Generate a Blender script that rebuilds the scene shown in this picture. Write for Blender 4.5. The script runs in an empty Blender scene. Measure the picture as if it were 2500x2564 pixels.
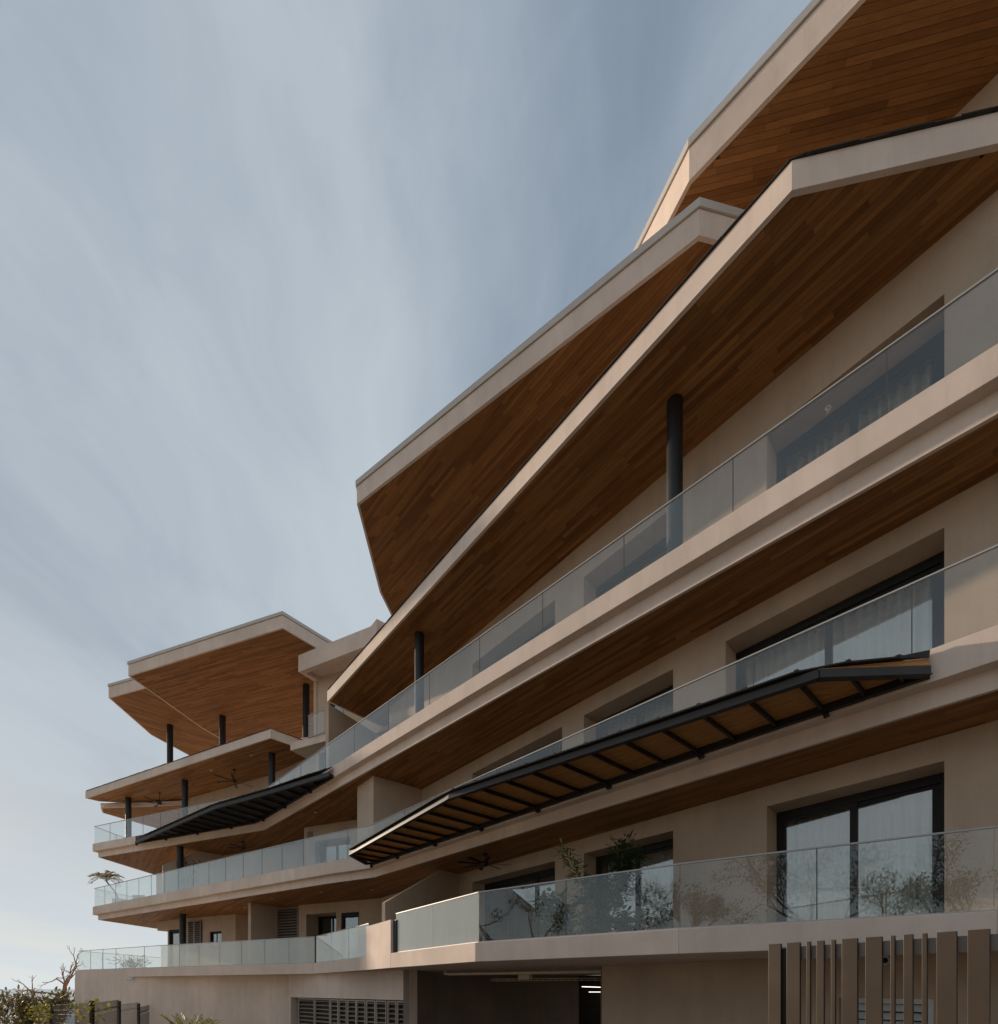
import bpy, math, random
from math import radians, sin, cos, pi, hypot, atan2
from mathutils import Vector, Matrix

random.seed(11)
S = bpy.context.scene
COL = S.collection
EYE = 2.2                      # eye height of the camera above the drive (m)

# ------------------------------------------------------------------ camera
cam = bpy.data.cameras.new('camera')
cam.sensor_fit = 'HORIZONTAL'
cam.sensor_width = 36.0
cam.lens = 36.0 * 1210 / 2500
cam.shift_y = 1194 / 2500      # rising front: verticals stay vertical
cam.clip_start = 0.05
cam.clip_end = 60000
cam_o = bpy.data.objects.new('camera', cam)
COL.objects.link(cam_o)
cam_o.location = (0, 0, EYE)
cam_o.rotation_euler = (radians(90), 0, 0)
S.camera = cam_o

# ------------------------------------------------------------------ sky, sun, exposure
SUN_AZ = Vector((-0.83, 0.557))          # plan direction towards the sun
SUN_EL = radians(12.0)
SKY_SAT, SKY_GAMMA, SKY_GAIN = 1.55, 0.30, 6.0
CLOUD = (5.2, 5.8, 6.35)
CL2 = (3.37, 3.9, 0)
HAZE = (7.2, 7.75, 8.1)
world = bpy.data.worlds.new('World')
S.world = world
world.use_nodes = True
wn, wl = world.node_tree.nodes, world.node_tree.links
wn.clear()
w_out = wn.new('ShaderNodeOutputWorld')
w_bg = wn.new('ShaderNodeBackground')
w_bg.inputs['Strength'].default_value = 0.10
sky = wn.new('ShaderNodeTexSky')
sky.sky_type = 'NISHITA'
sky.sun_disc = False
sky.sun_elevation = SUN_EL
sky.sun_rotation = atan2(SUN_AZ.x, SUN_AZ.y)
sky.altitude = 60
sky.air_density = 1.0
sky.dust_density = 0.3
sky.ozone_density = 1.6
# thin cirrus: streaks on a flat cloud sheet seen in perspective, the same all round
tc = wn.new('ShaderNodeTexCoord')
sep = wn.new('ShaderNodeSeparateXYZ')
wl.new(tc.outputs['Generated'], sep.inputs[0])
def wmath(op, a, b=None, clamp=False):
    n = wn.new('ShaderNodeMath'); n.operation = op; n.use_clamp = clamp
    for i, v in enumerate((a, b)):
        if v is None: continue
        if isinstance(v, (int, float)): n.inputs[i].default_value = v
        else: wl.new(v, n.inputs[i])
    return n.outputs[0]
zz = wmath('ADD', wmath('MAXIMUM', sep.outputs['Z'], 0.0), 0.12)
px = wmath('DIVIDE', sep.outputs['X'], zz)
py = wmath('DIVIDE', sep.outputs['Y'], zz)
comb = wn.new('ShaderNodeCombineXYZ')
wl.new(px, comb.inputs[0]); wl.new(py, comb.inputs[1])
warp = wn.new('ShaderNodeTexNoise')
warp.inputs['Scale'].default_value = 0.9; warp.inputs['Detail'].default_value = 3
wl.new(comb.outputs[0], warp.inputs['Vector'])
w1 = wn.new('ShaderNodeVectorMath'); w1.operation = 'SUBTRACT'; w1.inputs[1].default_value = (.5, .5, .5)
w2 = wn.new('ShaderNodeVectorMath'); w2.operation = 'MULTIPLY'; w2.inputs[1].default_value = (.75, 1.6, 0)
w3 = wn.new('ShaderNodeVectorMath'); w3.operation = 'ADD'
wl.new(warp.outputs['Color'], w1.inputs[0]); wl.new(w1.outputs[0], w2.inputs[0])
wl.new(w2.outputs[0], w3.inputs[0]); wl.new(comb.outputs[0], w3.inputs[1])
def cloud(sx, sy, rot, detail, rough, off, dist=0.6):
    m = wn.new('ShaderNodeMapping')
    m.inputs['Rotation'].default_value = (0, 0, rot)
    m.inputs['Location'].default_value = off
    m2 = wn.new('ShaderNodeMapping')
    m2.inputs['Scale'].default_value = (sx, sy, 1)
    wl.new(w3.outputs[0], m.inputs['Vector']); wl.new(m.outputs[0], m2.inputs['Vector'])
    n = wn.new('ShaderNodeTexNoise')
    n.inputs['Scale'].default_value = 1.0
    n.inputs['Detail'].default_value = detail
    n.inputs['Roughness'].default_value = rough
    n.inputs['Distortion'].default_value = dist
    wl.new(m2.outputs[0], n.inputs['Vector'])
    return n.outputs['Fac']
c1 = cloud(1.3, 0.34, radians(-10), 8, 0.56, (0.3, 1.7, 0))
c2 = cloud(0.75, 0.28, radians(-14), 4, 0.5, CL2, 0.2)
c3 = cloud(3.4, 1.5, radians(-4), 6, 0.65, (1.1, 5.2, 0), 0.4)
cs = wmath('ADD', wmath('MULTIPLY', c1, 0.50), wmath('ADD', wmath('MULTIPLY', c2, 0.38), wmath('MULTIPLY', c3, 0.12)))
ramp = wn.new('ShaderNodeMapRange')
ramp.interpolation_type = 'SMOOTHSTEP'
ramp.inputs['From Min'].default_value = 0.40
ramp.inputs['From Max'].default_value = 0.62
ramp.inputs['To Max'].default_value = 1.0
wl.new(cs, ramp.inputs['Value'])
hsv = wn.new('ShaderNodeHueSaturation')      # humid coastal haze evens the sky out
hsv.inputs['Saturation'].default_value = SKY_SAT
hsv.inputs['Hue'].default_value = 0.505
hz = wn.new('ShaderNodeVectorMath'); hz.operation = 'SCALE'; hz.inputs['Scale'].default_value = 0.1
gam = wn.new('ShaderNodeGamma'); gam.inputs['Gamma'].default_value = SKY_GAMMA
hz2 = wn.new('ShaderNodeVectorMath'); hz2.operation = 'SCALE'; hz2.inputs['Scale'].default_value = SKY_GAIN
wl.new(sky.outputs[0], hz.inputs[0]); wl.new(hz.outputs[0], gam.inputs['Color'])
wl.new(gam.outputs[0], hz2.inputs[0]); wl.new(hz2.outputs[0], hsv.inputs['Color'])
cmix = wn.new('ShaderNodeMix'); cmix.data_type = 'RGBA'
cmix.inputs[7].default_value = (*CLOUD, 1)
wl.new(ramp.outputs[0], cmix.inputs[0]); wl.new(hsv.outputs[0], cmix.inputs[6])
# sea haze thickening towards the horizon, all round
hfac = wmath('MULTIPLY', wmath('POWER', 2.718, wmath('MULTIPLY', wmath('MAXIMUM', sep.outputs['Z'], 0.0), -6.3)), 0.95)
hmix = wn.new('ShaderNodeMix'); hmix.data_type = 'RGBA'
hmix.inputs[7].default_value = (*HAZE, 1)
wl.new(hfac, hmix.inputs[0]); wl.new(cmix.outputs[2], hmix.inputs[6])
wl.new(hmix.outputs[2], w_bg.inputs['Color'])
wl.new(w_bg.outputs[0], w_out.inputs['Surface'])

sun = bpy.data.lights.new('sun', 'SUN')
sun.energy = 5.0
sun.angle = radians(1.2)
sun.color = (1.0, 0.82, 0.63)
sun_o = bpy.data.objects.new('sun', sun)
COL.objects.link(sun_o)
sd = Vector((SUN_AZ.x * cos(SUN_EL), SUN_AZ.y * cos(SUN_EL), sin(SUN_EL))).normalized()
sun_o.rotation_euler = sd.to_track_quat('Z', 'Y').to_euler()
sun_o.location = (-40, 30, 30)

S.view_settings.view_transform = 'Standard'
S.view_settings.look = 'None'
S.view_settings.gamma = 1.0
S.view_settings.exposure = 0.0
S.view_settings.use_curve_mapping = False
S.cycles.max_bounces = 6
S.cycles.transparent_max_bounces = 16
S.cycles.use_denoising = True
S.cycles.adaptive_threshold = 0.02

# ------------------------------------------------------------------ materials
def newmat(name):
    m = bpy.data.materials.new(name); m.use_nodes = True
    n, l = m.node_tree.nodes, m.node_tree.links
    return m, n, l, n['Principled BSDF']
def noise(n, l, scale, detail=4, rough=0.55, vec=None, stretch=None):
    g = n.new('ShaderNodeNewGeometry')
    v = g.outputs['Position'] if vec is None else vec
    if stretch:
        mp = n.new('ShaderNodeMapping'); mp.inputs['Scale'].default_value = stretch
        l.new(v, mp.inputs['Vector']); v = mp.outputs[0]
    t = n.new('ShaderNodeTexNoise')
    t.inputs['Scale'].default_value = scale; t.inputs['Detail'].default_value = detail
    t.inputs['Roughness'].default_value = rough
    l.new(v, t.inputs['Vector'])
    return t.outputs['Fac']
def mixc(n, l, fac, a, b, mode='MIX'):
    x = n.new('ShaderNodeMix'); x.data_type = 'RGBA'; x.blend_type = mode
    for i, v in ((0, fac), (6, a), (7, b)):
        if isinstance(v, (int, float)): x.inputs[i].default_value = v
        elif isinstance(v, tuple): x.inputs[i].default_value = (*v, 1)
        else: l.new(v, x.inputs[i])
    return x.outputs[2]
def rng(n, l, v, a, b, c=0.0, d=1.0):
    x = n.new('ShaderNodeMapRange')
    x.inputs[1].default_value = a; x.inputs[2].default_value = b
    x.inputs[3].default_value = c; x.inputs[4].default_value = d
    l.new(v, x.inputs[0]); return x.outputs[0]
def bump(n, l, h, strength, dist, target):
    b = n.new('ShaderNodeBump'); b.inputs['Strength'].default_value = strength
    b.inputs['Distance'].default_value = dist
    l.new(h, b.inputs['Height']); l.new(b.outputs[0], target)
def simple(name, col, rough=0.6, metal=0.0, var=0.12, scale=3.0, bmp=0.0):
    m, n, l, p = newmat(name)
    f = noise(n, l, scale, 5)
    d = tuple(c * (1 - var) for c in col); e = tuple(min(1, c * (1 + var)) for c in col)
    l.new(mixc(n, l, rng(n, l, f, .3, .7), d, e), p.inputs['Base Color'])
    p.inputs['Roughness'].default_value = rough; p.inputs['Metallic'].default_value = metal
    if bmp: bump(n, l, noise(n, l, scale * 40, 3), bmp, 0.004, p.inputs['Normal'])
    return m
def stucco_mat(name, col):
    m, n, l, p = newmat(name)
    big = noise(n, l, 0.55, 5, .6)
    streak = noise(n, l, 3.2, 5, .6, stretch=(1, 1, 0.16))
    fine = noise(n, l, 55, 3, .6)
    a = tuple(c * .82 for c in col); b = tuple(c * 1.12 for c in col)
    c1 = mixc(n, l, rng(n, l, big, .3, .7), a, b)
    c2 = mixc(n, l, rng(n, l, streak, .46, .74, 0, .55), c1, tuple(c * .74 for c in col))
    c3 = mixc(n, l, rng(n, l, fine, .3, .75, 0, .35), c2, tuple(c * 1.18 for c in col))
    drip = noise(n, l, 16, 3, .5, stretch=(1, 1, .035))
    patch = noise(n, l, 1.3, 4, .6)
    dm = n.new('ShaderNodeMath'); dm.operation = 'MULTIPLY'
    l.new(rng(n, l, drip, .58, .75), dm.inputs[0]); l.new(rng(n, l, patch, .5, .72, 0, .5), dm.inputs[1])
    c3 = mixc(n, l, dm.outputs[0], c3, tuple(c * .66 for c in col))
    l.new(c3, p.inputs['Base Color'])
    p.inputs['Roughness'].default_value = .88
    p.inputs['Specular IOR Level'].default_value = .25
    bump(n, l, fine, .35, .004, p.inputs['Normal'])
    return m
M = {}
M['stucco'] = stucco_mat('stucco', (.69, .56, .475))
M['wall'] = stucco_mat('shade_brown_render', (.50, .382, .288))  # browner render, its colour also darkened to deepen the shade in the recesses
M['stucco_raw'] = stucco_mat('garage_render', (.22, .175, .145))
def wood_mat():
    m, n, l, p = newmat('wood_boards')
    at = n.new('ShaderNodeAttribute'); at.attribute_name = 'tone'
    uv = n.new('ShaderNodeUVMap')
    g1 = noise(n, l, 3.0, 6, .62, uv.outputs[0], (1.2, 26, 1))
    g2 = noise(n, l, 1.0, 3, .5, uv.outputs[0], (.6, 5, 1))
    base = mixc(n, l, at.outputs['Fac'], (.195, .080, .023), (.41, .188, .060))
    c2 = mixc(n, l, rng(n, l, g1, .35, .7, 0, .55), base, (.12, .047, .013))
    c3 = mixc(n, l, rng(n, l, g2, .45, .75, 0, .35), c2, (.50, .235, .075))
    l.new(c3, p.inputs['Base Color'])
    p.inputs['Roughness'].default_value = .55
    p.inputs['Specular IOR Level'].default_value = .25
    bump(n, l, g1, .12, .002, p.inputs['Normal'])
    return m
M['wood'] = wood_mat()
M['backing'] = simple('board_gap', (.02, .010, .006), .9)
M['steel'] = simple('dark_steel', (.010, .009, .009), .5, 0, .2, 2.0)
M['steel_brown'] = simple('brown_painted_steel', (.036, .031, .029), .58, 0.0, .2, 2.0)
M['wire'] = simple('fence_wire', (.15, .125, .10), .6)
M['frame'] = simple('window_frame_black', (.007, .0065, .006), .65)
M['cap'] = simple('grey_metal_cap', (.50, .45, .40), .5, 0.0, .06, 1.5)
M['joint'] = simple('joint_seal', (.06, .065, .06), .6)
M['alu'] = simple('aluminium_rail', (.42, .405, .39), .55, 0.3, .05)
M['shingle'] = simple('bitumen_shingle', (.030, .026, .024), .85, 0, .35, 9, .3)
M['tile'] = simple('terrace_tile', (.13, .115, .10), .55, 0, .08, 1.2)
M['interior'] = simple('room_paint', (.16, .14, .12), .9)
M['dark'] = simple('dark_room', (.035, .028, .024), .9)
M['asphalt'] = simple('drive_asphalt', (.095, .085, .075), .9, 0, .18, .8, .3)
M['soil'] = simple('dry_soil', (.50, .40, .27), .95, 0, .3, .5, .4)
M['bronze'] = simple('bronze_slat', (.070, .048, .031), .45, .3, .2, 1.2)
M['white'] = simple('white_metal', (.62, .64, .64), .45)
M['pipe'] = simple('cream_pipe', (.72, .60, .42), .5)
M['taupe_metal'] = simple('taupe_louvre', (.235, .195, .172), .48, 0, .08)
M['louvre_bronze'] = simple('bronze_louvre', (.36, .285, .225), .45, .1, .1)
M['bark'] = simple('bark', (.17, .105, .065), .9, 0, .3, 6, .4)
M['bark_sun'] = simple('sunlit_bark', (.30, .19, .11), .9, 0, .25, 6, .4)  # lighter copy of the bark, sunlight put into its colour
M['pot'] = simple('pot', (.55, .50, .45), .8)
M['chair'] = simple('chair_sling', (.36, .35, .34), .7)
def curtain_mat():
    m, n, l, p = newmat('sheer_curtain')
    p.inputs['Base Color'].default_value = (.80, .74, .66, 1); p.inputs['Roughness'].default_value = .9
    return m
M['curtain'] = curtain_mat()
def reed_mat():
    m, n, l, p = newmat('reed_matting')
    uv = n.new('ShaderNodeUVMap')
    g = noise(n, l, 1.0, 5, .7, uv.outputs[0], (1.6, 42, 1))
    g2 = noise(n, l, 1.3, 3)
    c = mixc(n, l, rng(n, l, g, .35, .65), (.22, .078, .020), (.70, .32, .085))
    c = mixc(n, l, rng(n, l, g2, .3, .7, 0, .3), c, (.62, .34, .12))
    l.new(c, p.inputs['Base Color']); p.inputs['Roughness'].default_value = .7
    bump(n, l, g, .6, .006, p.inputs['Normal'])
    return m
M['reed'] = reed_mat()
def glass_mat(name, tint, f0, gain, dust, dustcol=(.8, .8, .78), uneven=.5):
    """thin sheet glass: fresnel mirror over a tinted clear sheet, with a film of dust"""
    m, n, l, p = newmat(name)
    n.remove(p)
    out = n['Material Output']
    tr = n.new('ShaderNodeBsdfTransparent'); tr.inputs[0].default_value = (*tint, 1)
    gl = n.new('ShaderNodeBsdfGlossy'); gl.inputs['Roughness'].default_value = 0.0
    gl.inputs[0].default_value = (.96, .98, .97, 1)
    fr = n.new('ShaderNodeFresnel')
    gg = n.new('ShaderNodeNewGeometry')      # the sheet does not refract, so both faces mirror like the outer one
    io = n.new('ShaderNodeMath'); io.operation = 'MULTIPLY_ADD'; io.inputs[1].default_value = 1 / 1.5 - 1.5; io.inputs[2].default_value = 1.5
    l.new(gg.outputs['Backfacing'], io.inputs[0]); l.new(io.outputs[0], fr.inputs['IOR'])
    k = n.new('ShaderNodeMath'); k.operation = 'MULTIPLY_ADD'; k.use_clamp = True
    k.inputs[1].default_value = gain; k.inputs[2].default_value = f0
    l.new(fr.outputs[0], k.inputs[0])
    m1 = n.new('ShaderNodeMixShader')
    l.new(k.outputs[0], m1.inputs[0]); l.new(tr.outputs[0], m1.inputs[1]); l.new(gl.outputs[0], m1.inputs[2])
    df = n.new('ShaderNodeBsdfDiffuse'); df.inputs[0].default_value = (*dustcol, 1)
    tl = n.new('ShaderNodeBsdfTranslucent'); tl.inputs[0].default_value = (*dustcol, 1)
    ds = n.new('ShaderNodeMixShader'); ds.inputs[0].default_value = .5
    l.new(df.outputs[0], ds.inputs[1]); l.new(tl.outputs[0], ds.inputs[2])
    m2 = n.new('ShaderNodeMixShader')
    f = noise(n, l, 1.1, 6, .65, stretch=(1, 1, .35))
    l.new(rng(n, l, f, .3, .75, dust * (1 - uneven), dust * (1 + uneven)), m2.inputs[0])
    l.new(m1.outputs[0], m2.inputs[1]); l.new(ds.outputs[0], m2.inputs[2])
    l.new(m2.outputs[0], out.inputs['Surface'])
    return m
M['glass'] = glass_mat('rail_glass', (.94, .952, .945), .0, 1.25, .015)
M['glass_film'] = glass_mat('hazed_rail_glass', (.93, .95, .942), .0, 2.0, .06, (.80, .84, .84), .3)
M['glass_hazy'] = glass_mat('dusty_rail_glass', (.93, .95, .93), .02, 2.2, .34, (.88, .89, .82), .15)
M['pane'] = glass_mat('window_glass', (.90, .92, .92), .11, 1.3, .0)
def leaf_mat(name, a, b):
    m, n, l, p = newmat(name)
    at = n.new('ShaderNodeAttribute'); at.attribute_name = 'tone'
    l.new(mixc(n, l, at.outputs['Fac'], a, b), p.inputs['Base Color'])
    p.inputs['Roughness'].default_value = .45
    p.inputs['Transmission Weight'].default_value = 0
    tl = n.new('ShaderNodeBsdfTranslucent')
    l.new(mixc(n, l, at.outputs['Fac'], a, b), tl.inputs[0])
    mx = n.new('ShaderNodeMixShader'); mx.inputs[0].default_value = .3
    l.new(p.outputs[0], mx.inputs[1]); l.new(tl.outputs[0], mx.inputs[2])
    l.new(mx.outputs[0], n['Material Output'].inputs['Surface'])
    return m
M['leaf'] = leaf_mat('glossy_leaf', (.020, .045, .012), (.055, .105, .026))
M['leaf_dry'] = leaf_mat('dry_scrub_leaf', (.10, .082, .028), (.24, .185, .075))
M['leaf_palm'] = leaf_mat('palm_leaf', (.17, .17, .018), (.42, .34, .045))  # brightened and yellowed to put sunlight into the leaf colour; the vine shares it
M['leaf_red'] = leaf_mat('dead_palm_leaf', (.10, .035, .018), (.19, .075, .035))
M['leaf_pale'] = leaf_mat('sunlit_palm_leaf', (.24, .22, .10), (.48, .42, .24))  # palm tone lifted, with the sunlight put into the colour
def sea_mat():
    m, n, l, p = newmat('sea_water')
    p.inputs['Base Color'].default_value = (.05, .10, .13, 1)
    p.inputs['Roughness'].default_value = .16
    p.inputs['IOR'].default_value = 1.33
    bump(n, l, noise(n, l, .08, 5), .35, 2.0, p.inputs['Normal'])
    return m
M['sea'] = sea_mat()
def emit_mat(name, col, s):
    m, n, l, p = newmat(name)
    p.inputs['Emission Color'].default_value = (*col, 1); p.inputs['Emission Strength'].default_value = s
    return m
M['tube'] = emit_mat('lit_tube', (1, .93, .82), 2.2)

# ------------------------------------------------------------------ mesh helpers (all in metres, z up)
class MB:
    def __init__(s): s.v = []; s.f = []; s.uv = []; s.tone = []; s.smooth = []
    def add(s, verts, faces, tone=.5, uvs=None, smooth=False):
        o = len(s.v); s.v += [tuple(v) for v in verts]
        for i, f in enumerate(faces):
            s.f.append([o + k for k in f]); s.tone.append(tone); s.smooth.append(smooth)
            s.uv.append(uvs[i] if uvs else [(0, 0)] * len(f))
        return s
    def prism(s, poly, z0, z1):
        a = sum(poly[i][0] * poly[i - 1][1] - poly[i - 1][0] * poly[i][1] for i in range(len(poly)))
        if a > 0: poly = poly[::-1]
        n = len(poly)
        v = [(x, y, z0) for x, y in poly] + [(x, y, z1) for x, y in poly]
        f = [list(range(n))[::-1], list(range(n, 2 * n))]
        f += [[i, (i + 1) % n, n + (i + 1) % n, n + i] for i in range(n)]
        return s.add(v, f)
    def obox(s, p, q, t, z0, z1, shift=0.0):
        """box along plan line p-q, thickness t centred (shift moves it to the left of p->q)"""
        d = Vector((q[0] - p[0], q[1] - p[1])).normalized(); n = Vector((-d.y, d.x))
        P, Q = Vector(p[:2]) + n * shift, Vector(q[:2]) + n * shift
        h = n * t / 2
        return s.prism([tuple(P - h), tuple(Q - h), tuple(Q + h), tuple(P + h)], z0, z1)
    def ribbon(s, pts, t, z0, z1):
        """solid band along a polyline, outer face on pts, thickness t to the left (inwards)"""
        inn = offset(pts, t)
        for i in range(len(pts) - 1):
            s.prism([pts[i], pts[i + 1], inn[i + 1], inn[i]], z0, z1)
        return s
    def tube(s, pts, rad, seg=8, caps=True):
        rings = []
        for i, p in enumerate(pts):
            p = Vector(p)
            a = Vector(pts[max(0, i - 1)]); b = Vector(pts[min(len(pts) - 1, i + 1)])
            d = (b - a).normalized()
            u = d.cross(Vector((0, 0, 1)) if abs(d.z) < .95 else Vector((1, 0, 0))).normalized(); w = u.cross(d)
            r = rad[i] if isinstance(rad, (list, tuple)) else rad
            rings.append([p + (u * cos(2 * pi * k / seg) + w * sin(2 * pi * k / seg)) * r for k in range(seg)])
        v = [x for r in rings for x in r]
        f = [[i * seg + k, i * seg + (k + 1) % seg, (i + 1) * seg + (k + 1) % seg, (i + 1) * seg + k]
             for i in range(len(pts) - 1) for k in range(seg)]
        s.add(v, f, smooth=True)
        if caps:
            s.add(rings[0], [list(range(seg))[::-1]]); s.add(rings[-1], [list(range(seg))])
        return s
    def beam(s, a, b, w, h):
        """rectangular bar from a to b (3-D), width w (horizontal), height h"""
        a, b = Vector(a), Vector(b); d = (b - a).normalized()
        u = d.cross(Vector((0, 0, 1)))
        if u.length < 1e-4: u = Vector((1, 0, 0))
        u = u.normalized() * w / 2; k = u.cross(d).normalized() * h / 2
        v = [a - u - k, a + u - k, a + u + k, a - u + k, b - u - k, b + u - k, b + u + k, b - u + k]
        return s.add(v, [[0, 1, 2, 3], [7, 6, 5, 4], [0, 4, 5, 1], [1, 5, 6, 2], [2, 6, 7, 3], [3, 7, 4, 0]])
    def build(s, name, mat, parent=None, bevel=0.0, **kw):
        me = bpy.data.meshes.new(name)
        me.from_pydata(s.v, [], s.f)
        uvl = me.uv_layers.new(name='UVMap')
        flat = [c for u in s.uv for p in u for c in p]
        uvl.data.foreach_set('uv', flat)
        at = me.attributes.new('tone', 'FLOAT', 'FACE'); at.data.foreach_set('value', s.tone)
        me.polygons.foreach_set('use_smooth', s.smooth)
        me.materials.append(M[mat]); me.update()
        if not any(s.smooth):
            import bmesh
            bm = bmesh.new(); bm.from_mesh(me); bmesh.ops.recalc_face_normals(bm, faces=bm.faces); bm.to_mesh(me); bm.free()
        o = bpy.data.objects.new(name, me); COL.objects.link(o)
        if parent: attach(o, parent)
        if bevel:
            b = o.modifiers.new('edge', 'BEVEL'); b.width = bevel; b.segments = 2; b.limit_method = 'ANGLE'
        for k, v in kw.items(): o[k] = v
        return o
def attach(o, parent):
    o.parent = parent
    o.matrix_parent_inverse = PINV.setdefault(parent.name, Matrix.Translation(parent.location).inverted() if parent.type == 'EMPTY' else Matrix())
    if parent.type != 'EMPTY':
        # a part's own origin is already inside its thing: cancel the thing's offset once
        o.matrix_parent_inverse = Matrix()
PINV = {}
def offset(pts, t):
    out = []
    for i in range(len(pts)):
        ns = []
        for a, b in ((i - 1, i), (i, i + 1)):
            if a >= 0 and b < len(pts):
                d = Vector((pts[b][0] - pts[a][0], pts[b][1] - pts[a][1])).normalized(); ns.append(Vector((-d.y, d.x)))
        n = ns[0] if len(ns) == 1 else (ns[0] + ns[1]).normalized()
        k = t / max(.3, n.dot(ns[0]))
        out.append((pts[i][0] + n.x * k, pts[i][1] + n.y * k))
    return out
def thing(name, label, cat, loc, group=None):
    o = bpy.data.objects.new(name, None); COL.objects.link(o)
    o.location = loc; o.empty_display_size = .3
    o['label'] = label; o['category'] = cat
    if group: o['group'] = group
    return o
def tag(o, label, cat, group=None):
    o['label'] = label; o['category'] = cat
    if group: o['group'] = group
    return o
def lerp(a, b, t): return tuple(a[i] + (b[i] - a[i]) * t for i in range(len(a)))
def Z(h): return h + EYE
def along(pts, s):
    """point and direction at arclength s on a plan polyline"""
    for i in range(len(pts) - 1):
        L = hypot(pts[i + 1][0] - pts[i][0], pts[i + 1][1] - pts[i][1])
        if s <= L or i == len(pts) - 2:
            return lerp(pts[i], pts[i + 1], s / L)
        s -= L
def plen(pts): return sum(hypot(pts[i + 1][0] - pts[i][0], pts[i + 1][1] - pts[i][1]) for i in range(len(pts) - 1))

# ------------------------------------------------------------------ ground and sea
g = MB()
NX, NY = 60, 60
gv = []
def ground_z(x, y):
    far = max(0.0, y - 21) * .09 + max(0.0, -x - 9) * .07
    far2 = max(0.0, hypot(x, y) - 60)
    hill = max(0.0, -y - 34) * .30 * max(0.0, min(1.0, (x + 75) / 30))
    if hill > 0: return min(hill, 13) + 2.5 * sin(x * .07) * min(1, hill / 6)
    return -far - min(30, far2 * .35) * (1 if (y > 0 or x < -30) else 0)
xs = [-260 + 520 * i / NX for i in range(NX + 1)]; ys = [-160 + 420 * j / NY for j in range(NY + 1)]
for y in ys:
    for x in xs: gv.append((x, y, max(-48, ground_z(x, y))))
g.add(gv, [[j * (NX + 1) + i, j * (NX + 1) + i + 1, (j + 1) * (NX + 1) + i + 1, (j + 1) * (NX + 1) + i] for j in range(NY) for i in range(NX)], smooth=True)
g.build('ground', 'soil', kind='structure')
# pale paving on the open ends of the left-wing terraces is added below to bounce light onto the soffits
g = MB().prism([(-13, -24), (30, -24), (30, -6), (12, 4.5), (3.5, 12), (-8, 18.5), (-9.5, 10)], -.15, .02)
g.build('driveway', 'asphalt', kind='structure')
g = MB(); R = 38000
g.add([(R * cos(2 * pi * k / 48), R * sin(2 * pi * k / 48), -32) for k in range(48)], [list(range(48))])
g.build('sea', 'sea', kind='structure')

# ------------------------------------------------------------------ the building
B = thing('apartment_building', 'tan rendered terraced apartment block with stacked wood lined roofs and glass balconies', 'building', (0, 18, 0))
def brel(o):  # children of B are modelled in world metres
    return o

BOARDS = []      # (rank, soffit, geometry)
def project(x, y, z):
    return 1250 + 1210 * x / y, 2476 - 1210 * (z - EYE) / y
def clip_rect(poly, o, d, n, a0, a1, b0, b1):
    def clip(pl, f):
        out = []
        for i in range(len(pl)):
            p, q = pl[i - 1], pl[i]; fp, fq = f(p), f(q)
            if fp >= 0 and fq >= 0: out.append(q)
            elif fp >= 0 > fq or fq >= 0 > fp:
                t = fp / (fp - fq); r = (p[0] + (q[0] - p[0]) * t, p[1] + (q[1] - p[1]) * t)
                out.append(r)
                if fq >= 0: out.append(q)
        return out
    A = lambda p: (p[0] - o[0]) * d[0] + (p[1] - o[1]) * d[1]
    Bc = lambda p: (p[0] - o[0]) * n[0] + (p[1] - o[1]) * n[1]
    for f in (lambda p: A(p) - a0, lambda p: a1 - A(p), lambda p: Bc(p) - b0, lambda p: b1 - Bc(p)):
        poly = clip(poly, f)
        if len(poly) < 3: return None
    area = abs(sum(poly[i - 1][0] * poly[i][1] - poly[i][0] * poly[i - 1][1] for i in range(len(poly)))) / 2
    return (poly, area) if area > .004 else None
def boards(parent, poly, z, d, w=.09, lmin=.9, lmax=2.6, cut=None):
    """timber lining: every board a piece with its own edges, laid in staggered rows"""
    L = hypot(*d); d = (d[0] / L, d[1] / L); n = (-d[1], d[0]); o = poly[0]
    As = [(p[0] - o[0]) * d[0] + (p[1] - o[1]) * d[1] for p in poly]
    Bs = [(p[0] - o[0]) * n[0] + (p[1] - o[1]) * n[1] for p in poly]
    b = min(Bs); gap = .005
    while b < max(Bs):
        a = min(As) - random.random() * 2
        while a < max(As):
            l = random.uniform(lmin, lmax)
            c = clip_rect(poly, o, d, n, a + .001, a + l - .001, b + gap / 2, b + w - gap / 2)
            a += l
            if not c: continue
            pl, ar = c
            cx = sum(p[0] for p in pl) / len(pl); cy = sum(p[1] for p in pl) / len(pl)
            if cut and cut(cx, cy): continue
            if cy < 1.5: rank = 0
            else:
                u, v = project(cx, cy, z)
                rank = ar * (z - EYE) / cy ** 3 if -50 < u < 2550 and -50 < v < 2600 else 0
            BOARDS.append((rank, parent, pl, z + random.uniform(0, .002), random.random() ** 1.15, o, d, n, random.random() * 40))
        b += w
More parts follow.
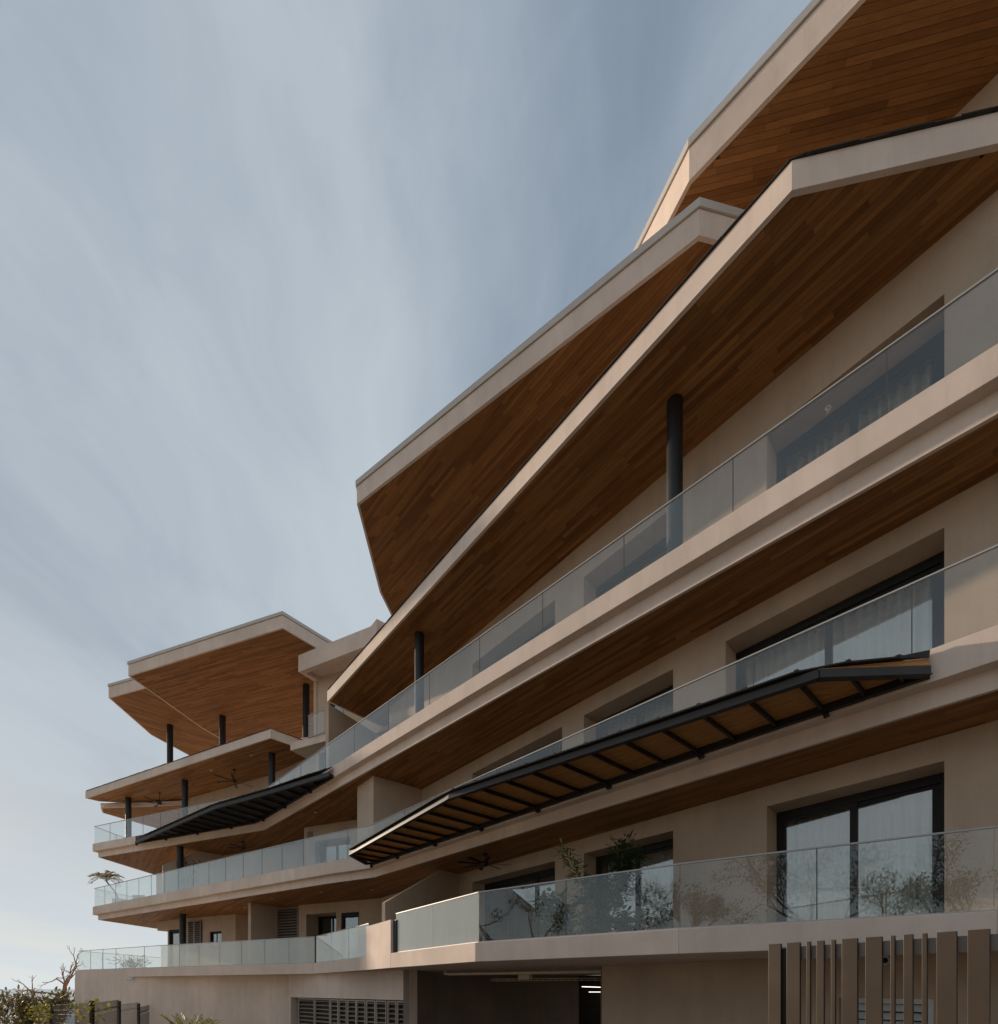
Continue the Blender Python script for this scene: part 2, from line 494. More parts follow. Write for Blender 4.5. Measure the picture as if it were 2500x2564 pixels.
def board_geo(mb, pl, z, tone, o, d, n, r):
    a = sum(pl[i][0] * pl[i - 1][1] - pl[i - 1][0] * pl[i][1] for i in range(len(pl)))
    if a < 0: pl = pl[::-1]         # bottom face looks down
    k = len(pl)
    uv = [((p[0] - o[0]) * d[0] + (p[1] - o[1]) * d[1] + r, (p[0] - o[0]) * n[0] + (p[1] - o[1]) * n[1] + r) for p in pl]
    v = [(x, y, z) for x, y in pl] + [(x, y, z + .018) for x, y in pl]
    f = [list(range(k))] + [[(i + 1) % k, i, k + i, k + (i + 1) % k] for i in range(k)]
    uvs = [uv] + [[uv[(i + 1) % k], uv[i], uv[i], uv[(i + 1) % k]] for i in range(k)]
    mb.add(v, f, tone, uvs)

# --- floor slabs: a set-back lower fascia, a prouder parapet band, boarded underside
def slab(front, back, hs, hm, ht, hf, proud=.2, bdir=(-.673, .74), board=True, cut=None, name='floor_slab'):
    poly = front + back
    s = MB().prism(offset(front, .03)[:1] + offset(front, .03)[1:] + back, Z(hs) + .02, Z(hf)).build(name, 'stucco', B)
    MB().ribbon(front, .06, Z(hs) - .006, Z(hm) + .02).build('fascia', 'stucco', s)
    up = offset(front, -proud)
    MB().ribbon(up, .34, Z(hm), Z(ht)).build('parapet', 'stucco', s, bevel=.008)
    MB().prism(offset(front, .15) + back, Z(hf), Z(hf) + .012).build('floor_finish', 'tile', s)
    if board:
        boards(s, offset(front, .062) + back, Z(hs), bdir, cut=cut)
        MB().prism(offset(front, .065) + back, Z(hs) + .012, Z(hs) + .0185).build('board_backing', 'backing', s)
    return s, up
BACK = [(-15.0, 33.0), (-2.0, 26.5), (14.5, 9.2)]
F3 = [(9.98, 2.70), (-10.82, 22.19), (-22.26, 26.83), (-22.07, 31.05)]
F2 = [(10.0, 2.50), (-4.28, 16.46), (-6.10, 17.38), (-22.16, 26.70), (-21.70, 30.60)]
# polylines run right to left, so 'left of travel' points into the building... flip sign once here
_off = offset
def offset(pts, t): return _off(pts, -t)
s3, up3 = slab(F3, BACK, 7.30, 7.59, 8.00, 7.85)
s2, up2 = slab(F2, BACK, 3.80, 4.06, 4.50, 4.35)
F1 = [(10.5, 3.5), (6.08, 5.89), (2.85, 7.66), (-.49, 9.95), (-2.90, 12.92), (-3.96, 14.40), (-6.89, 17.96), (-15.32, 21.69), (-17.6, 22.83), (-21.93, 24.99), (-21.5, 30.5)]
s1 = MB().prism(offset(F1, .05) + BACK, Z(.56), Z(.84)).build('floor_slab', 'stucco', B)
MB().ribbon(F1, .30, Z(.555), Z(.95)).build('parapet', 'stucco', s1, bevel=.008)
MB().prism(offset(F1, .29) + BACK, Z(.842), Z(.855)).build('floor_finish', 'tile', s1)

M['bounce_paving'] = simple('pale_bounce_paving', (.86, .77, .63), .6, 0, .06, 1.2)  # unseen pale floor added to throw light up onto the left-wing soffits
for par, hf, poly in ((s3, 7.85, [(-11.4, 23.2), (-21.9, 27.5), (-21.8, 30.9), (-12.5, 29.0)]),
                      (s2, 4.35, [(-7.0, 18.9), (-21.8, 27.1), (-21.4, 30.4), (-9.0, 25.5)]),
                      (s1, .855, [(-7.2, 18.9), (-15.3, 22.2), (-21.5, 25.4), (-21.2, 30.3), (-8.0, 26.0)])):
    MB().prism(poly, Z(hf) + .014, Z(hf) + .024).build('bounce_paving', 'bounce_paving', par)
# --- roofs
def roof(front, back, hs, hfas, hcap, bdir, capout=.035, mat='cap', board=True, thick=None):
    poly = front + back
    top = hs + hfas + (hcap if hcap else .05)
    r = MB().prism(offset(front, .03) + back, Z(hs) + .02, Z(top) - .03).build('roof', 'stucco', B)
    MB().ribbon(front, .07, Z(hs) - .008, Z(hs + hfas)).build('fascia', 'stucco', r)
    if hcap:
        MB().ribbon(offset(front, -capout), .16, Z(hs + hfas) + .012, Z(top)).build('cap', mat, r)
    else:
        mb = MB()
        pl = offset(front, -.018); L = plen(pl); s = 0
        while s < L - .02:                        # ragged shingle edge
            e = min(L, s + random.uniform(.22, .42))
            p, q = along(pl, s), along(pl, e - .004)
            mb.obox(p, q, .2, Z(hs + hfas) + .004, Z(hs + hfas) + random.uniform(.014, .022), shift=random.uniform(-.075, -.09))
            s = e
        mb.build('shingle_edge', 'shingle', r, kind='stuff')
    if board:
        boards(r, offset(front, .072) + back, Z(hs), bdir)
        MB().prism(offset(front, .075) + back, Z(hs) + .012, Z(hs) + .0185).build('board_backing', 'backing', r)
    return r
W = (-.673, .74); N = (.74, .673)
roof([(11.2, 3.2), (3.74, 9.50), (2.10, 12.97)], [(6.0, 19.0), (15.5, 13.0)], 15.9, .62, .16, (-.987, .157))
roof([(8.2, 10.0), (3.85, 9.29), (-4.25, 14.44), (-4.36, 17.65), (-4.10, 19.3)], [(-3.0, 22.5), (6.5, 19.0)], 14.5, .50, .17, (-.70, .715))
roof([(10.2, 5.9), (6.67, 6.45), (4.14, 6.83), (-6.76, 19.01), (-4.6, 21.3)], [(-1.5, 24.0), (13.0, 9.8)], 11.3, .41, 0, W)
roof([(-5.9, 24.5), (-8.21, 21.85), (-9.23, 20.60), (-18.24, 23.77), (-17.57, 28.54), (-16.9, 30.6)], [(-14.5, 34.0), (-5.5, 29.0)], 15.4, .53, .15, (-.95, .315))
roof([(-12.0, 23.9), (-22.0, 27.22), (-22.48, 31.2), (-21.6, 34.7)], [(-20, 38), (-10, 34)], 16.4, .60, .15, N)
roof([(-8.6, 23.4), (-10.29, 21.75), (-24.54, 28.66), (-24.1, 29.15), (-18.0, 30.2)], [(-16, 33), (-6.5, 27.0)], 11.3, .40, 0, (-.90, .436))
roof([(-18.2, 28.75), (-24.2, 29.35), (-24.75, 30.15), (-24.2, 31.4), (-23.0, 34)], [(-19.5, 35)], 10.98, .24, 0, N)

# --- glass railings
def railing(pts, z0, h, step, inset=.07, glassmat='glass'):
    g = offset(pts, inset)
    L = plen(g)
    cap = MB()
    for i in range(len(g) - 1):
        cap.beam((*g[i], z0 + h), (*g[i + 1], z0 + h), .034, .022)
    r = cap.build('railing', 'alu', B)
    foot = MB()
    for i in range(len(g) - 1): foot.beam((*g[i], z0 + .012), (*g[i + 1], z0 + .012), .04, .03)
    foot.build('glazing_channel', 'alu', r)
    for i in range(len(g) - 1):
        p, q = g[i], g[i + 1]; l = hypot(q[0] - p[0], q[1] - p[1])
        n = max(1, round(l / step))
        for k in range(n):
            e = .007 / l
            MB().obox(lerp(p, q, k / n + e), lerp(p, q, (k + 1) / n - e), .012, z0 + .02, z0 + h - .008).build('glass_panel', glassmat, r)
            if k:
                j = lerp(p, q, k / n)
                MB().obox(lerp(p, q, k / n - e * .95), lerp(p, q, k / n + e * .95), .013, z0 + .02, z0 + h - .01).build('joint', 'joint', r)
    return r
railing(up3[:2], Z(8.0), .98, 2.0)
railing([up3[1], up3[2], up3[3]], Z(8.0), .98, 1.4, glassmat='glass')
railing(up2[:2], Z(4.5), 1.02, 2.0)
railing(up2[1:], Z(4.5), 1.02, 1.25, glassmat='glass_film')
railing([(10.5, 3.5), (6.08, 5.89), (2.85, 7.66), (-.49, 9.95)], Z(.95), 1.05, 1.93, inset=.10)
railing([(-.49, 9.95), (-2.82, 12.83)], Z(.95), 1.05, 1.93, inset=.10, glassmat='glass_hazy')
railing([(-3.98, 14.42), (-6.89, 17.96)], Z(.95), 1.0, 1.5, inset=.10, glassmat='glass_hazy')
railing([(-6.95, 17.99), (-15.32, 21.69)], Z(.95), 1.0, 1.35, inset=.12, glassmat='glass_hazy')
railing([(-15.36, 21.71), (-17.6, 22.83), (-21.93, 24.99), (-21.5, 30.5)], Z(.95), 1.0, 1.35, inset=.12)

# raised pier in the lowest parapet
p = MB().obox((-2.90, 12.92), (-3.96, 14.40), .30, Z(.93), Z(1.85), shift=-.152).build('parapet_pier', 'stucco', B, bevel=.008)
MB().obox((-2.80, 12.79), (-2.90, 12.93), .06, Z(.95), Z(1.83), shift=-.10).build('edge_plate', 'steel', p)

# --- columns
def column(x, y, h0, h1, r=.15):
    MB().tube([(x, y, Z(h0)), (x, y, Z(h1))], r, 28).build('column', 'steel', B)
for x, y in ((-2.54, 15.41), (3.39, 9.32), (-21.94, 28.6), (-17.06, 26.24), (-10.93, 23.25)): column(x, y, 7.85, 11.31)
column(-16.4, 24.85, 4.35, 7.31); column(-16.1, 24.59, .85, 3.81)
column(-15.64, 27.33, 11.4, 15.41, .165); column(-9.79, 24.52, 12.3, 15.41, .165)
column(-20.5, 30.1, 11.3, 16.41, .17)

# --- walls with real openings
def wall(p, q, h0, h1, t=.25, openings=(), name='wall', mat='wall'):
    """openings: (a0, a1, hb, ht) along p->q; wall face on p-q, thickness away from the camera"""
    d = Vector((q[0] - p[0], q[1] - p[1])); L = d.length; d = d / L
    n = Vector((-d.y, d.x))
    if n.y < 0: n = -n
    mb = MB()
    def piece(a0, a1, z0, z1):
        if a1 - a0 < .005 or z1 - z0 < .005: return
        A = Vector(p) + d * a0; Bq = Vector(p) + d * a1
        mb.prism([tuple(A), tuple(Bq), tuple(Bq + n * t), tuple(A + n * t)], Z(z0), Z(z1))
    a = 0
    for (a0, a1, hb, ht) in sorted(openings):
        piece(a, a0, h0, h1); piece(a0, a1, h0, hb); piece(a0, a1, ht, h1); a = a1
    piece(a, L, h0, h1)
    return mb.build(name, mat, B), d, n
def window(p, d, n, a0, a1, hb, ht, depth=.52, leaves=2, fw=.085, mull=.11, room=3.0, reveal=True, frame_mat='frame', top=.15):
    """sliding window set back in its opening: reveal lining, frame, leaves with panes, dark room behind"""
    P = Vector(p[:2])
    def at(a, b): v = P + d * a + n * b; return (v.x, v.y)
    if reveal:
        rv = MB()
        rv.prism([at(a0 - .02, .245), at(a0, .245), at(a0, depth + .2), at(a0 - .02, depth + .2)], Z(hb), Z(ht))
        rv.prism([at(a1, .245), at(a1 + .02, .245), at(a1 + .02, depth + .2), at(a1, depth + .2)], Z(hb), Z(ht))
        rv.prism([at(a0 - .02, .245), at(a1 + .02, .245), at(a1 + .02, depth + .2), at(a0 - .02, depth + .2)], Z(ht), Z(ht) + .02)
        rv.build('reveal', 'wall', B)
    f = MB()
    def bar(x0, x1, z0, z1, b0=depth, b1=depth + .08):
        f.prism([at(x0, b0), at(x1, b0), at(x1, b1), at(x0, b1)], Z(z0), Z(z1))
    bar(a0, a1, ht - top, ht); bar(a0, a1, hb, hb + .05)
    bar(a0, a0 + fw, hb + .05, ht - top); bar(a1 - fw, a1, hb + .05, ht - top)
    w = f.build('window', frame_mat, B)
    xs = [a0 + fw + (a1 - a0 - 2 * fw) * i / leaves for i in range(leaves + 1)]
    for i in range(leaves):
        g = MB(); off = depth + (.02 if i % 2 else .05)
        x0, x1 = xs[i] - (mull / 2 if i else 0), xs[i + 1] + (mull / 2 if i < leaves - 1 else 0)
        def b2(q0, q1, z0, z1): g.prism([at(q0, off), at(q1, off), at(q1, off + .035), at(q0, off + .035)], Z(z0), Z(z1))
        b2(x0, x0 + mull, hb + .05, ht - top); b2(x1 - mull * .6, x1, hb + .05, ht - top)
        b2(x0 + mull, x1 - mull * .6, ht - top - .06, ht - top); b2(x0 + mull, x1 - mull * .6, hb + .05, hb + .13)
        g.build('leaf_frame', frame_mat, w)
        MB().prism([at(x0 + mull - .005, off + .012), at(x1 - mull * .6 + .005, off + .012), at(x1 - mull * .6 + .005, off + .02), at(x0 + mull - .005, off + .02)], Z(hb + .125), Z(ht - top - .055)).build('pane', 'pane', w)
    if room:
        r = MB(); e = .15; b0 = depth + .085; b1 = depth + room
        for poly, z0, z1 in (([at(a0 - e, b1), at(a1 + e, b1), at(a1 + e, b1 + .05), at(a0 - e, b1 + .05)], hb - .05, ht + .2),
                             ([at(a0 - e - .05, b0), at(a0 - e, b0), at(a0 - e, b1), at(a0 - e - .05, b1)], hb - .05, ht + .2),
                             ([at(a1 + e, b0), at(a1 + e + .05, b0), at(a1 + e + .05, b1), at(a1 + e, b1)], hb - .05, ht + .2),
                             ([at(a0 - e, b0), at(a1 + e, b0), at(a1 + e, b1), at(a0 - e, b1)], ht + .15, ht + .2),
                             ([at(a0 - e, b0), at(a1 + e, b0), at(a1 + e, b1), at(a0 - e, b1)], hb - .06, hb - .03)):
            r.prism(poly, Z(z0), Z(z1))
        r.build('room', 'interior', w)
    return w
def curtain(p, d, n, a0, a1, hb, ht, depth, label):
    P = Vector(p[:2]); mb = MB(); v = []; k = max(12, int((a1 - a0) * 90))
    for i in range(k + 1):
        a = a0 + (a1 - a0) * i / k
        b = depth + .06 * sin(a * 40 + sin(a * 7) * 1.3) + .012 * sin(a * 17)
        q = P + d * a + n * b
        v += [(q.x, q.y, Z(hb)), (q.x, q.y, Z(ht))]
    mb.add(v, [[2 * i, 2 * i + 2, 2 * i + 3, 2 * i + 1] for i in range(k)], smooth=True)
    tag(mb.build('curtain', 'curtain'), label, 'curtain', 'sheer curtains in the balcony windows')

P0 = (6.68, 7.245); Wd = Vector(W).normalized()
def wp(t): return (P0[0] + Wd.x * t, P0[1] + Wd.y * t)
TS = -3.6
opn = [(0.0, 2.46), (4.33, 6.74), (7.70, 11.2)]
floors = [(.855, 3.82, 3.42), (4.355, 7.32, 6.92), (7.855, 11.32, 10.42)]
ends = [12.4, 14.3, 16.5]
lvl = ['lowest', 'middle', 'upper']
wname = ['at the right end of the front', 'second from the right on the front', 'third from the right on the front']
for fi, ((f0, f1, fl), e) in enumerate(zip(floors, ends)):
    p, q = wp(TS), wp(e)
    opn_f = [(0.0, 3.22), (4.33, 6.74), (7.45, 11.2)] if fi == 1 else opn
    ops = [(a - TS, b - TS, f0, fl) for a, b in opn_f]
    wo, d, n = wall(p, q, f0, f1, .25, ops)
    for wi, (a, b) in enumerate(opn_f):
        window(p, d, n, a - TS, b - TS, f0, fl, leaves=2 if wi < 2 else 3)
        if (fi, wi) not in ((2, 1), (0, 2), (2, 2)):
            curtain(p, d, n, a - TS + .1, b - TS - .1, f0 + .02, fl - .1, .86,
                    'pleated sheer curtain behind the %s floor window %s' % (lvl[fi], wname[wi]))
# top-floor wall set back under the highest roof, and its return
wall((12.9, 3.76), (4.2, 13.3), 11.3, 15.93)
wall((4.2, 13.3), (-1.5, 19.6), 11.3, 14.53)
# --- privacy walls between the flats
def fin(p, q, t, h0, h1, front=None, name='fin_wall'):
    """wall p->q; front = (height at p, distance at which the sloping top reaches h1)"""
    d = Vector((q[0] - p[0], q[1] - p[1])); L = d.length; d /= L; nn = Vector((-d.y, d.x)) * t / 2
    prof = [(0, h0), (L, h0), (L, h1)] + ([(front[1], h1), (0, front[0])] if front else [(0, h1)])
    k = len(prof); v = []
    for sgn in (-1, 1):
        for a, h in prof:
            v.append((p[0] + d.x * a + nn.x * sgn, p[1] + d.y * a + nn.y * sgn, Z(h)))
    f = [list(range(k)), list(range(k, 2 * k))[::-1]] + [[i, (i + 1) % k, k + (i + 1) % k, k + i] for i in range(k)]
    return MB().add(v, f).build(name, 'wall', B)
fin((-3.25, 13.60), (-1.30, 16.25), .13, .855, 3.82, (2.42, 2.35))
fin((-17.0, 24.4), (-15.2, 26.5), .14, 4.355, 7.32, (6.24, 1.7))
fin((-11.05, 21.39), (-10.40, 22.55), .20, .855, 3.82)
fin((-6.62, 18.6), (-5.2, 21.0), .17, 7.855, 10.94)
MB().prism([(-5.13, 17.49), (-4.30, 16.55), (-2.72, 17.78), (-3.5, 18.75)], Z(4.355), Z(7.32)).build('wall', 'wall', B)

# --- left wing walls
# top level: flat concrete canopy, wall, slab edge, stub
H = MB().prism([(-9.01, 21.69), (-5.29, 19.95), (-4.95, 19.55), (-2.5, 21.5), (-6.5, 25.5)], Z(14.4), Z(14.97)).build('canopy_slab', 'stucco', B)
MB().ribbon([(-4.97, 19.62), (-5.29, 19.95), (-9.01, 21.69), (-8.2, 22.9)][::1], .22, Z(14.22), Z(14.4)).build('edge_beam', 'stucco', H)
wo, d, n = wall((-8.62, 22.45), (-4.6, 20.9), 11.3, 14.42, .25, [(.88, 1.7, 11.35, 13.6)])
window((-8.62, 22.45), d, n, .88, 1.7, 11.35, 13.6, depth=.1, leaves=1, room=1.5, reveal=False)
MB().obox((-8.62, 22.45), (-6.8, 25.0), .2, Z(11.3), Z(14.42), shift=-.12).build('wall', 'wall', B)
MB().prism([(-9.63, 22.30), (-7.70, 21.45), (-5.6, 23.5), (-9.18, 23.15)], Z(11.0), Z(11.33)).build('floor_slab', 'stucco', B)
railing([(-7.72, 21.40), (-8.62, 21.85)], Z(11.33), 1.0, 1.0, inset=-.02)
MB().prism([(-10.05, 24.05), (-9.5, 23.9), (-9.3, 24.9), (-9.85, 25.0)], Z(11.7), Z(12.45)).build('column_plinth', 'stucco', B)
MB().prism([(-10.9, 24.25), (-9.35, 23.55), (-9.0, 24.9), (-10.2, 25.2)], Z(11.5), Z(12.1)).build('upstand', 'stucco', B)
# third level, left
wall((-18.48, 28.72), (-12.2, 25.60), 7.855, 11.32)
wall((-12.2, 25.60), (-8.7, 23.2), 7.855, 11.32)
wo, d, n = wall((-8.6, 22.6), (-3.4, 20.0), 7.855, 11.32, .2, [(.2, 4.9, 7.9, 11.1)])
window((-8.6, 22.6), d, n, .2, 4.9, 7.9, 11.1, depth=.08, leaves=4, reveal=False)
# second level, left
wo, d, n = wall((-8.84, 21.91), (-5.0, 20.42), 4.355, 7.32, .25, [(.62, 2.55, 4.36, 6.62)])
window((-8.84, 21.91), d, n, .62, 2.55, 4.36, 6.62, depth=.3, leaves=2, top=.08)
v = MB()
for k in range(6):
    a = lerp((-8.66, 21.81), (-8.44, 21.725), 0); b_ = lerp((-8.66, 21.81), (-8.38, 21.70), 1)
    v.beam((*a, Z(6.80) + k * .05), (*b_, Z(6.80) + k * .05), .03, .02)
v.build('vent_grille', 'taupe_metal', B)
MB().obox((-8.84, 22.0), (-7.6, 24.4), .2, Z(4.355), Z(7.32), shift=-.1).build('wall', 'wall', B)
wall((-15.2, 26.5), (-7.5, 23.3), 4.355, 7.32)
wall((-22.0, 31.0), (-15.3, 28.0), 4.355, 7.32)
# first level, left
SH = lambda a0, a1, hb, ht: (a0, a1, hb, ht)
pA, qA = (-18.35, 26.75), (-13.49, 24.72)
wo, d, n = wall(pA, qA, .855, 3.82, .25, [(.08, 1.05, .9, 3.25), (3.35, 4.25, 2.15, 3.0)])
window(pA, d, n, .08, 1.05, .9, 3.25, depth=.05, leaves=1, reveal=False, room=1.5, frame_mat='frame')
window(pA, d, n, 3.35, 4.25, 2.15, 3.0, depth=.06, leaves=2, fw=.05, mull=.05, reveal=False, room=1.2, top=.06)
DA, NA = d.copy(), n.copy()
MB().obox((-13.49, 24.72), (-12.9, 25.3), .2, Z(.855), Z(3.82), shift=.1).build('wall', 'wall', B)
wall((-12.9, 25.2), (-10.3, 24.3), .855, 3.82)
MB().prism([(-19.45, 27.5), (-16.7, 26.1), (-16.3, 27.2), (-18.4, 29.6)], Z(3.30), Z(3.81)).build('drop_beam', 'wall', B)
def louvre_shutter(p, d, n, a0, a1, hb, ht, leaves, pitch=.115, mat='taupe_metal', out=-.05, tilt=.05, rise=.065):
    P = Vector(p)
    def at(a, b): v = P + d * a + n * b; return (v.x, v.y)
    fr = MB(); xs = [a0 + (a1 - a0) * i / leaves for i in range(leaves + 1)]
    for i in range(leaves):
        x0, x1 = xs[i] + .005, xs[i + 1] - .005
        for q0, q1, z0, z1 in ((x0, x0 + .05, hb, ht), (x1 - .05, x1, hb, ht), (x0 + .05, x1 - .05, ht - .05, ht), (x0 + .05, x1 - .05, hb, hb + .05)):
            fr.prism([at(q0, out), at(q1, out), at(q1, out + .045), at(q0, out + .045)], Z(z0), Z(z1))
    s = fr.build('louvre_shutter', mat, B)
    for i in range(leaves):
        x0, x1 = xs[i] + .055, xs[i + 1] - .055
        z = hb + .09
        while z < ht - .07:
            A, C_ = at(x0, out), at(x1, out); A2, C2 = at(x0, out + tilt), at(x1, out + tilt)
            MB().add([(*A, Z(z - .03)), (*C_, Z(z - .03)), (*C2, Z(z - .03 + rise)), (*A2, Z(z - .03 + rise)),
                      (*A, Z(z - .018)), (*C_, Z(z - .018)), (*C2, Z(z - .018 + rise)), (*A2, Z(z - .018 + rise))],
                     [[0, 1, 2, 3], [7, 6, 5, 4], [0, 4, 5, 1], [1, 5, 6, 2], [2, 6, 7, 3], [3, 7, 4, 0]]).build('slat', mat, s)
            z += pitch
    MB().prism([at(a0, out + tilt + .012), at(a1, out + tilt + .012), at(a1, out + tilt + .022), at(a0, out + tilt + .022)], Z(hb), Z(ht)).build('backing', 'dark', s)
    return s
louvre_shutter(pA, DA, NA, 1.78, 2.80, .95, 3.62, 2, out=-.10)
p5, q5 = (-9.13, 22.0), (-5.0, 20.3)
wo, d, n = wall(p5, q5, .855, 3.82, .3, [(.45, 2.15, .86, 3.35), (2.42, 3.38, 1.0, 3.30)])
window(p5, d, n, .45, 2.15, .86, 3.35, depth=.75, leaves=2, mull=.10, top=.06)
window(p5, d, n, 2.42, 3.38, 1.0, 3.30, depth=.05, leaves=1, reveal=False, mull=.06)
louvre_shutter((-10.40, 22.62), Vector((.94, -.34)).normalized(), Vector((.34, .94)).normalized(), .05, 1.28, .9, 3.72, 1, out=-.06, pitch=.13)
wall((-10.4, 22.75), (-9.1, 22.25), .855, 3.82)

# walls closing the blocks behind the partitions
wall((-5.0, 20.32), (-1.5, 16.2), .855, 3.82, .2)
wall((-5.0, 20.44), (-2.75, 17.9), 4.355, 7.32, .2)
wall((-3.45, 20.05), (-4.3, 19.4), 7.855, 11.32, .2)
# --- base: garden wall, garage wall with louvred openings, garage
wall((-21.93, 24.97), (-17.6, 22.82), -3.4, .57, .3, mat='stucco')
wall((-17.6, 22.82), (-8.6, 20.0), -3.4, .57, .3, mat='stucco')
MB().obox((-21.93, 24.99), (-21.5, 31.0), .3, Z(-4.2), Z(.56), shift=-.15).build('wall', 'wall', B)
pG, qG = (-8.62, 19.80), (-2.68, 14.42)
dG = (Vector(qG) - Vector(pG)); LG = dG.length; dG /= LG
nG = Vector((-dG.y, dG.x))
if nG.y < 0: nG = -nG
g0, g1 = 0.19, 7.86            # metres along the wall
wall(pG, qG, -2.2, .57, .3, [(g0, g1, -2.0, -.35)], mat='stucco')
MB().obox((-8.62, 19.80), (-8.25, 20.9), .2, Z(-2.2), Z(.56), shift=-.1).build('wall', 'wall', B)
bays = [(0.49, 1.84), (1.87, 3.03), (3.24, 3.8), (3.83, 4.37), (4.42, 4.99), (5.0, 5.56), (5.6, 6.14), (6.16, 6.76), (6.81, 7.29), (7.31, 7.84)]
for a0, a1 in bays:
    louvre_shutter(pG, dG, nG, a0, a1, -1.95, -.38, 1, pitch=.155, out=.06 if a0 > 3.15 else .16, tilt=.10, rise=.03, mat='louvre_bronze')
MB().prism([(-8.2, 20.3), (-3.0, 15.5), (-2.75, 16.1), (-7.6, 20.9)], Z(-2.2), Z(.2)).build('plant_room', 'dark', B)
# garage mouth
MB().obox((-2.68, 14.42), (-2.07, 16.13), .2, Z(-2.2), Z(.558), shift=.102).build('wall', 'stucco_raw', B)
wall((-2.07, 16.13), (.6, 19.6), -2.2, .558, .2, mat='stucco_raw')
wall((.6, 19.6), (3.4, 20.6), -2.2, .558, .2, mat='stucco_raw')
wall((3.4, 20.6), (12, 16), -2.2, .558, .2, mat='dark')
wall(wp(TS), wp(6.19), -2.2, .558, .3, [(2.1 - TS - 2.1 + .25, 1.33 - TS, -1.2, -.16)])
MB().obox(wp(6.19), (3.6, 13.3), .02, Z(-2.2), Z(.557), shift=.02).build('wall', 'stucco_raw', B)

# pipes, tray, tubes in the garage (things hung from its ceiling)
t = MB().tube([(-1.62, 14.5, Z(.52)), (-1.62, 14.45, Z(.45)), (-1.45, 14.3, Z(.43)), (3.9, 11.55, Z(.43))], .042, 10)
tag(t.build('water_pipe', 'pipe'), 'cream pipe running under the garage ceiling', 'pipe')
ct = thing('cable_tray', 'wire cable tray hung below the cream pipe in the garage', 'tray', (0, 15, Z(.25)))
for k in (0, .28):
    MB().beam((-.25 + k * .4, 15.1 + k, Z(.24)), (5.0 + k * .4, 12.6 + k, Z(.24)), .02, .012).build('side_wire', 'pipe', ct)
    MB().beam((-.25 + k * .4, 15.1 + k, Z(.30)), (5.0 + k * .4, 12.6 + k, Z(.30)), .012, .012).build('side_wire', 'pipe', ct)
for k in range(30):
    a = lerp((-.25, 15.1), (5.0, 12.6), k / 30)
    MB().beam((a[0], a[1], Z(.24)), (a[0], a[1], Z(.30)), .012, .012).build('rung', 'pipe', ct)
    MB().beam((a[0], a[1], Z(.24)), (a[0] + .11, a[1] + .28, Z(.24)), .012, .012).build('rung', 'pipe', ct)
jb = MB().prism([(.55, 13.9), (.85, 13.75), (.95, 13.9), (.65, 14.05)], Z(.26), Z(.42)).build('junction_box', 'pipe')
tag(jb, 'small cream junction box fixed to the garage pipe', 'box')
for (a, b_, lab) in (((2.95, 17.2, Z(.07)), (4.6, 17.0, Z(.02)), 'upper lit tube lamp in the dark garage'),
                     ((3.72, 20.0, Z(-.14)), (5.4, 19.2, Z(-.13)), 'lower lit tube lamp in the dark garage')):
    tl = thing('tube_lamp', lab, 'lamp', (a[0], a[1], a[2]), 'lit tubes in the garage')
    MB().tube([a, b_], .012, 8).build('tube', 'tube', tl)
    MB().beam((a[0], a[1], a[2] + .04), (b_[0], b_[1], b_[2] + .04), .05, .03).build('batten', 'steel', tl)

# white louvred window and round vent behind the slat screen
tw = thing('wall_louvre', 'white louvred ventilation window behind the bronze slats', 'louvre', (*wp(.6), Z(-1.2)))
a0_, a1_ = .12, 1.22
nW = Vector((.74, .673)).normalized()
def wpo(t, o): q = wp(t); return (q[0] + nW.x * o, q[1] + nW.y * o)
fr = MB()
for x0, x1, z0, z1 in ((a0_, a0_ + .06, -1.2, -.16), (a1_ - .06, a1_, -1.2, -.16), (a0_ + .06, a1_ - .06, -.24, -.16)):
    fr.prism([wpo(x0, -.03), wpo(x1, -.03), wpo(x1, .05), wpo(x0, .05)], Z(z0), Z(z1))
fr.build('frame', 'white', tw)
for k in range(7):
    z = -.31 - k * .135
    A, C_ = wpo(a0_ + .06, -.02), wpo(a1_ - .06, -.02); A2, C2 = wpo(a0_ + .06, .06), wpo(a1_ - .06, .06)
    MB().add([(*A, Z(z - .05)), (*C_, Z(z - .05)), (*C2, Z(z + .05)), (*A2, Z(z + .05)), (*A, Z(z - .04)), (*C_, Z(z - .04)), (*C2, Z(z + .06)), (*A2, Z(z + .06))],
             [[0, 1, 2, 3], [7, 6, 5, 4], [0, 4, 5, 1], [1, 5, 6, 2], [2, 6, 7, 3], [3, 7, 4, 0]]).build('slat', 'white', tw)
MB().prism([wpo(a0_, .1), wpo(a1_, .1), wpo(a1_, .12), wpo(a0_, .12)], Z(-1.2), Z(-.16)).build('backing', 'dark', tw)
vt = thing('wall_vent', 'small round vent on the wall behind the bronze slats', 'vent', (*wp(.70), Z(.45)))
c0 = Vector((*wpo(.70, -.02), Z(.45)))
MB().tube([c0 + Vector((nW.x, nW.y, 0)) * .02, c0 - Vector((nW.x, nW.y, 0)) * .035], .075, 20).build('rim', 'white', vt)
MB().tube([c0 - Vector((nW.x, nW.y, 0)) * .034, c0 - Vector((nW.x, nW.y, 0)) * .039], .045, 20).build('hole', 'frame', vt)
cd = MB()
q = Vector((*wpo(1.49, 0), Z(9.98)))
nn3 = Vector((nW.x, nW.y, 0))
cd.tube([q + Vector((Wd.x, Wd.y, 0)) * .05 * cos(k * .7) - nn3 * .03 + Vector((0, 0, .06 * sin(k * .7))) for k in range(8)], .008, 6)
cd.tube([q + nn3 * .02, q - nn3 * .04], .02, 8)
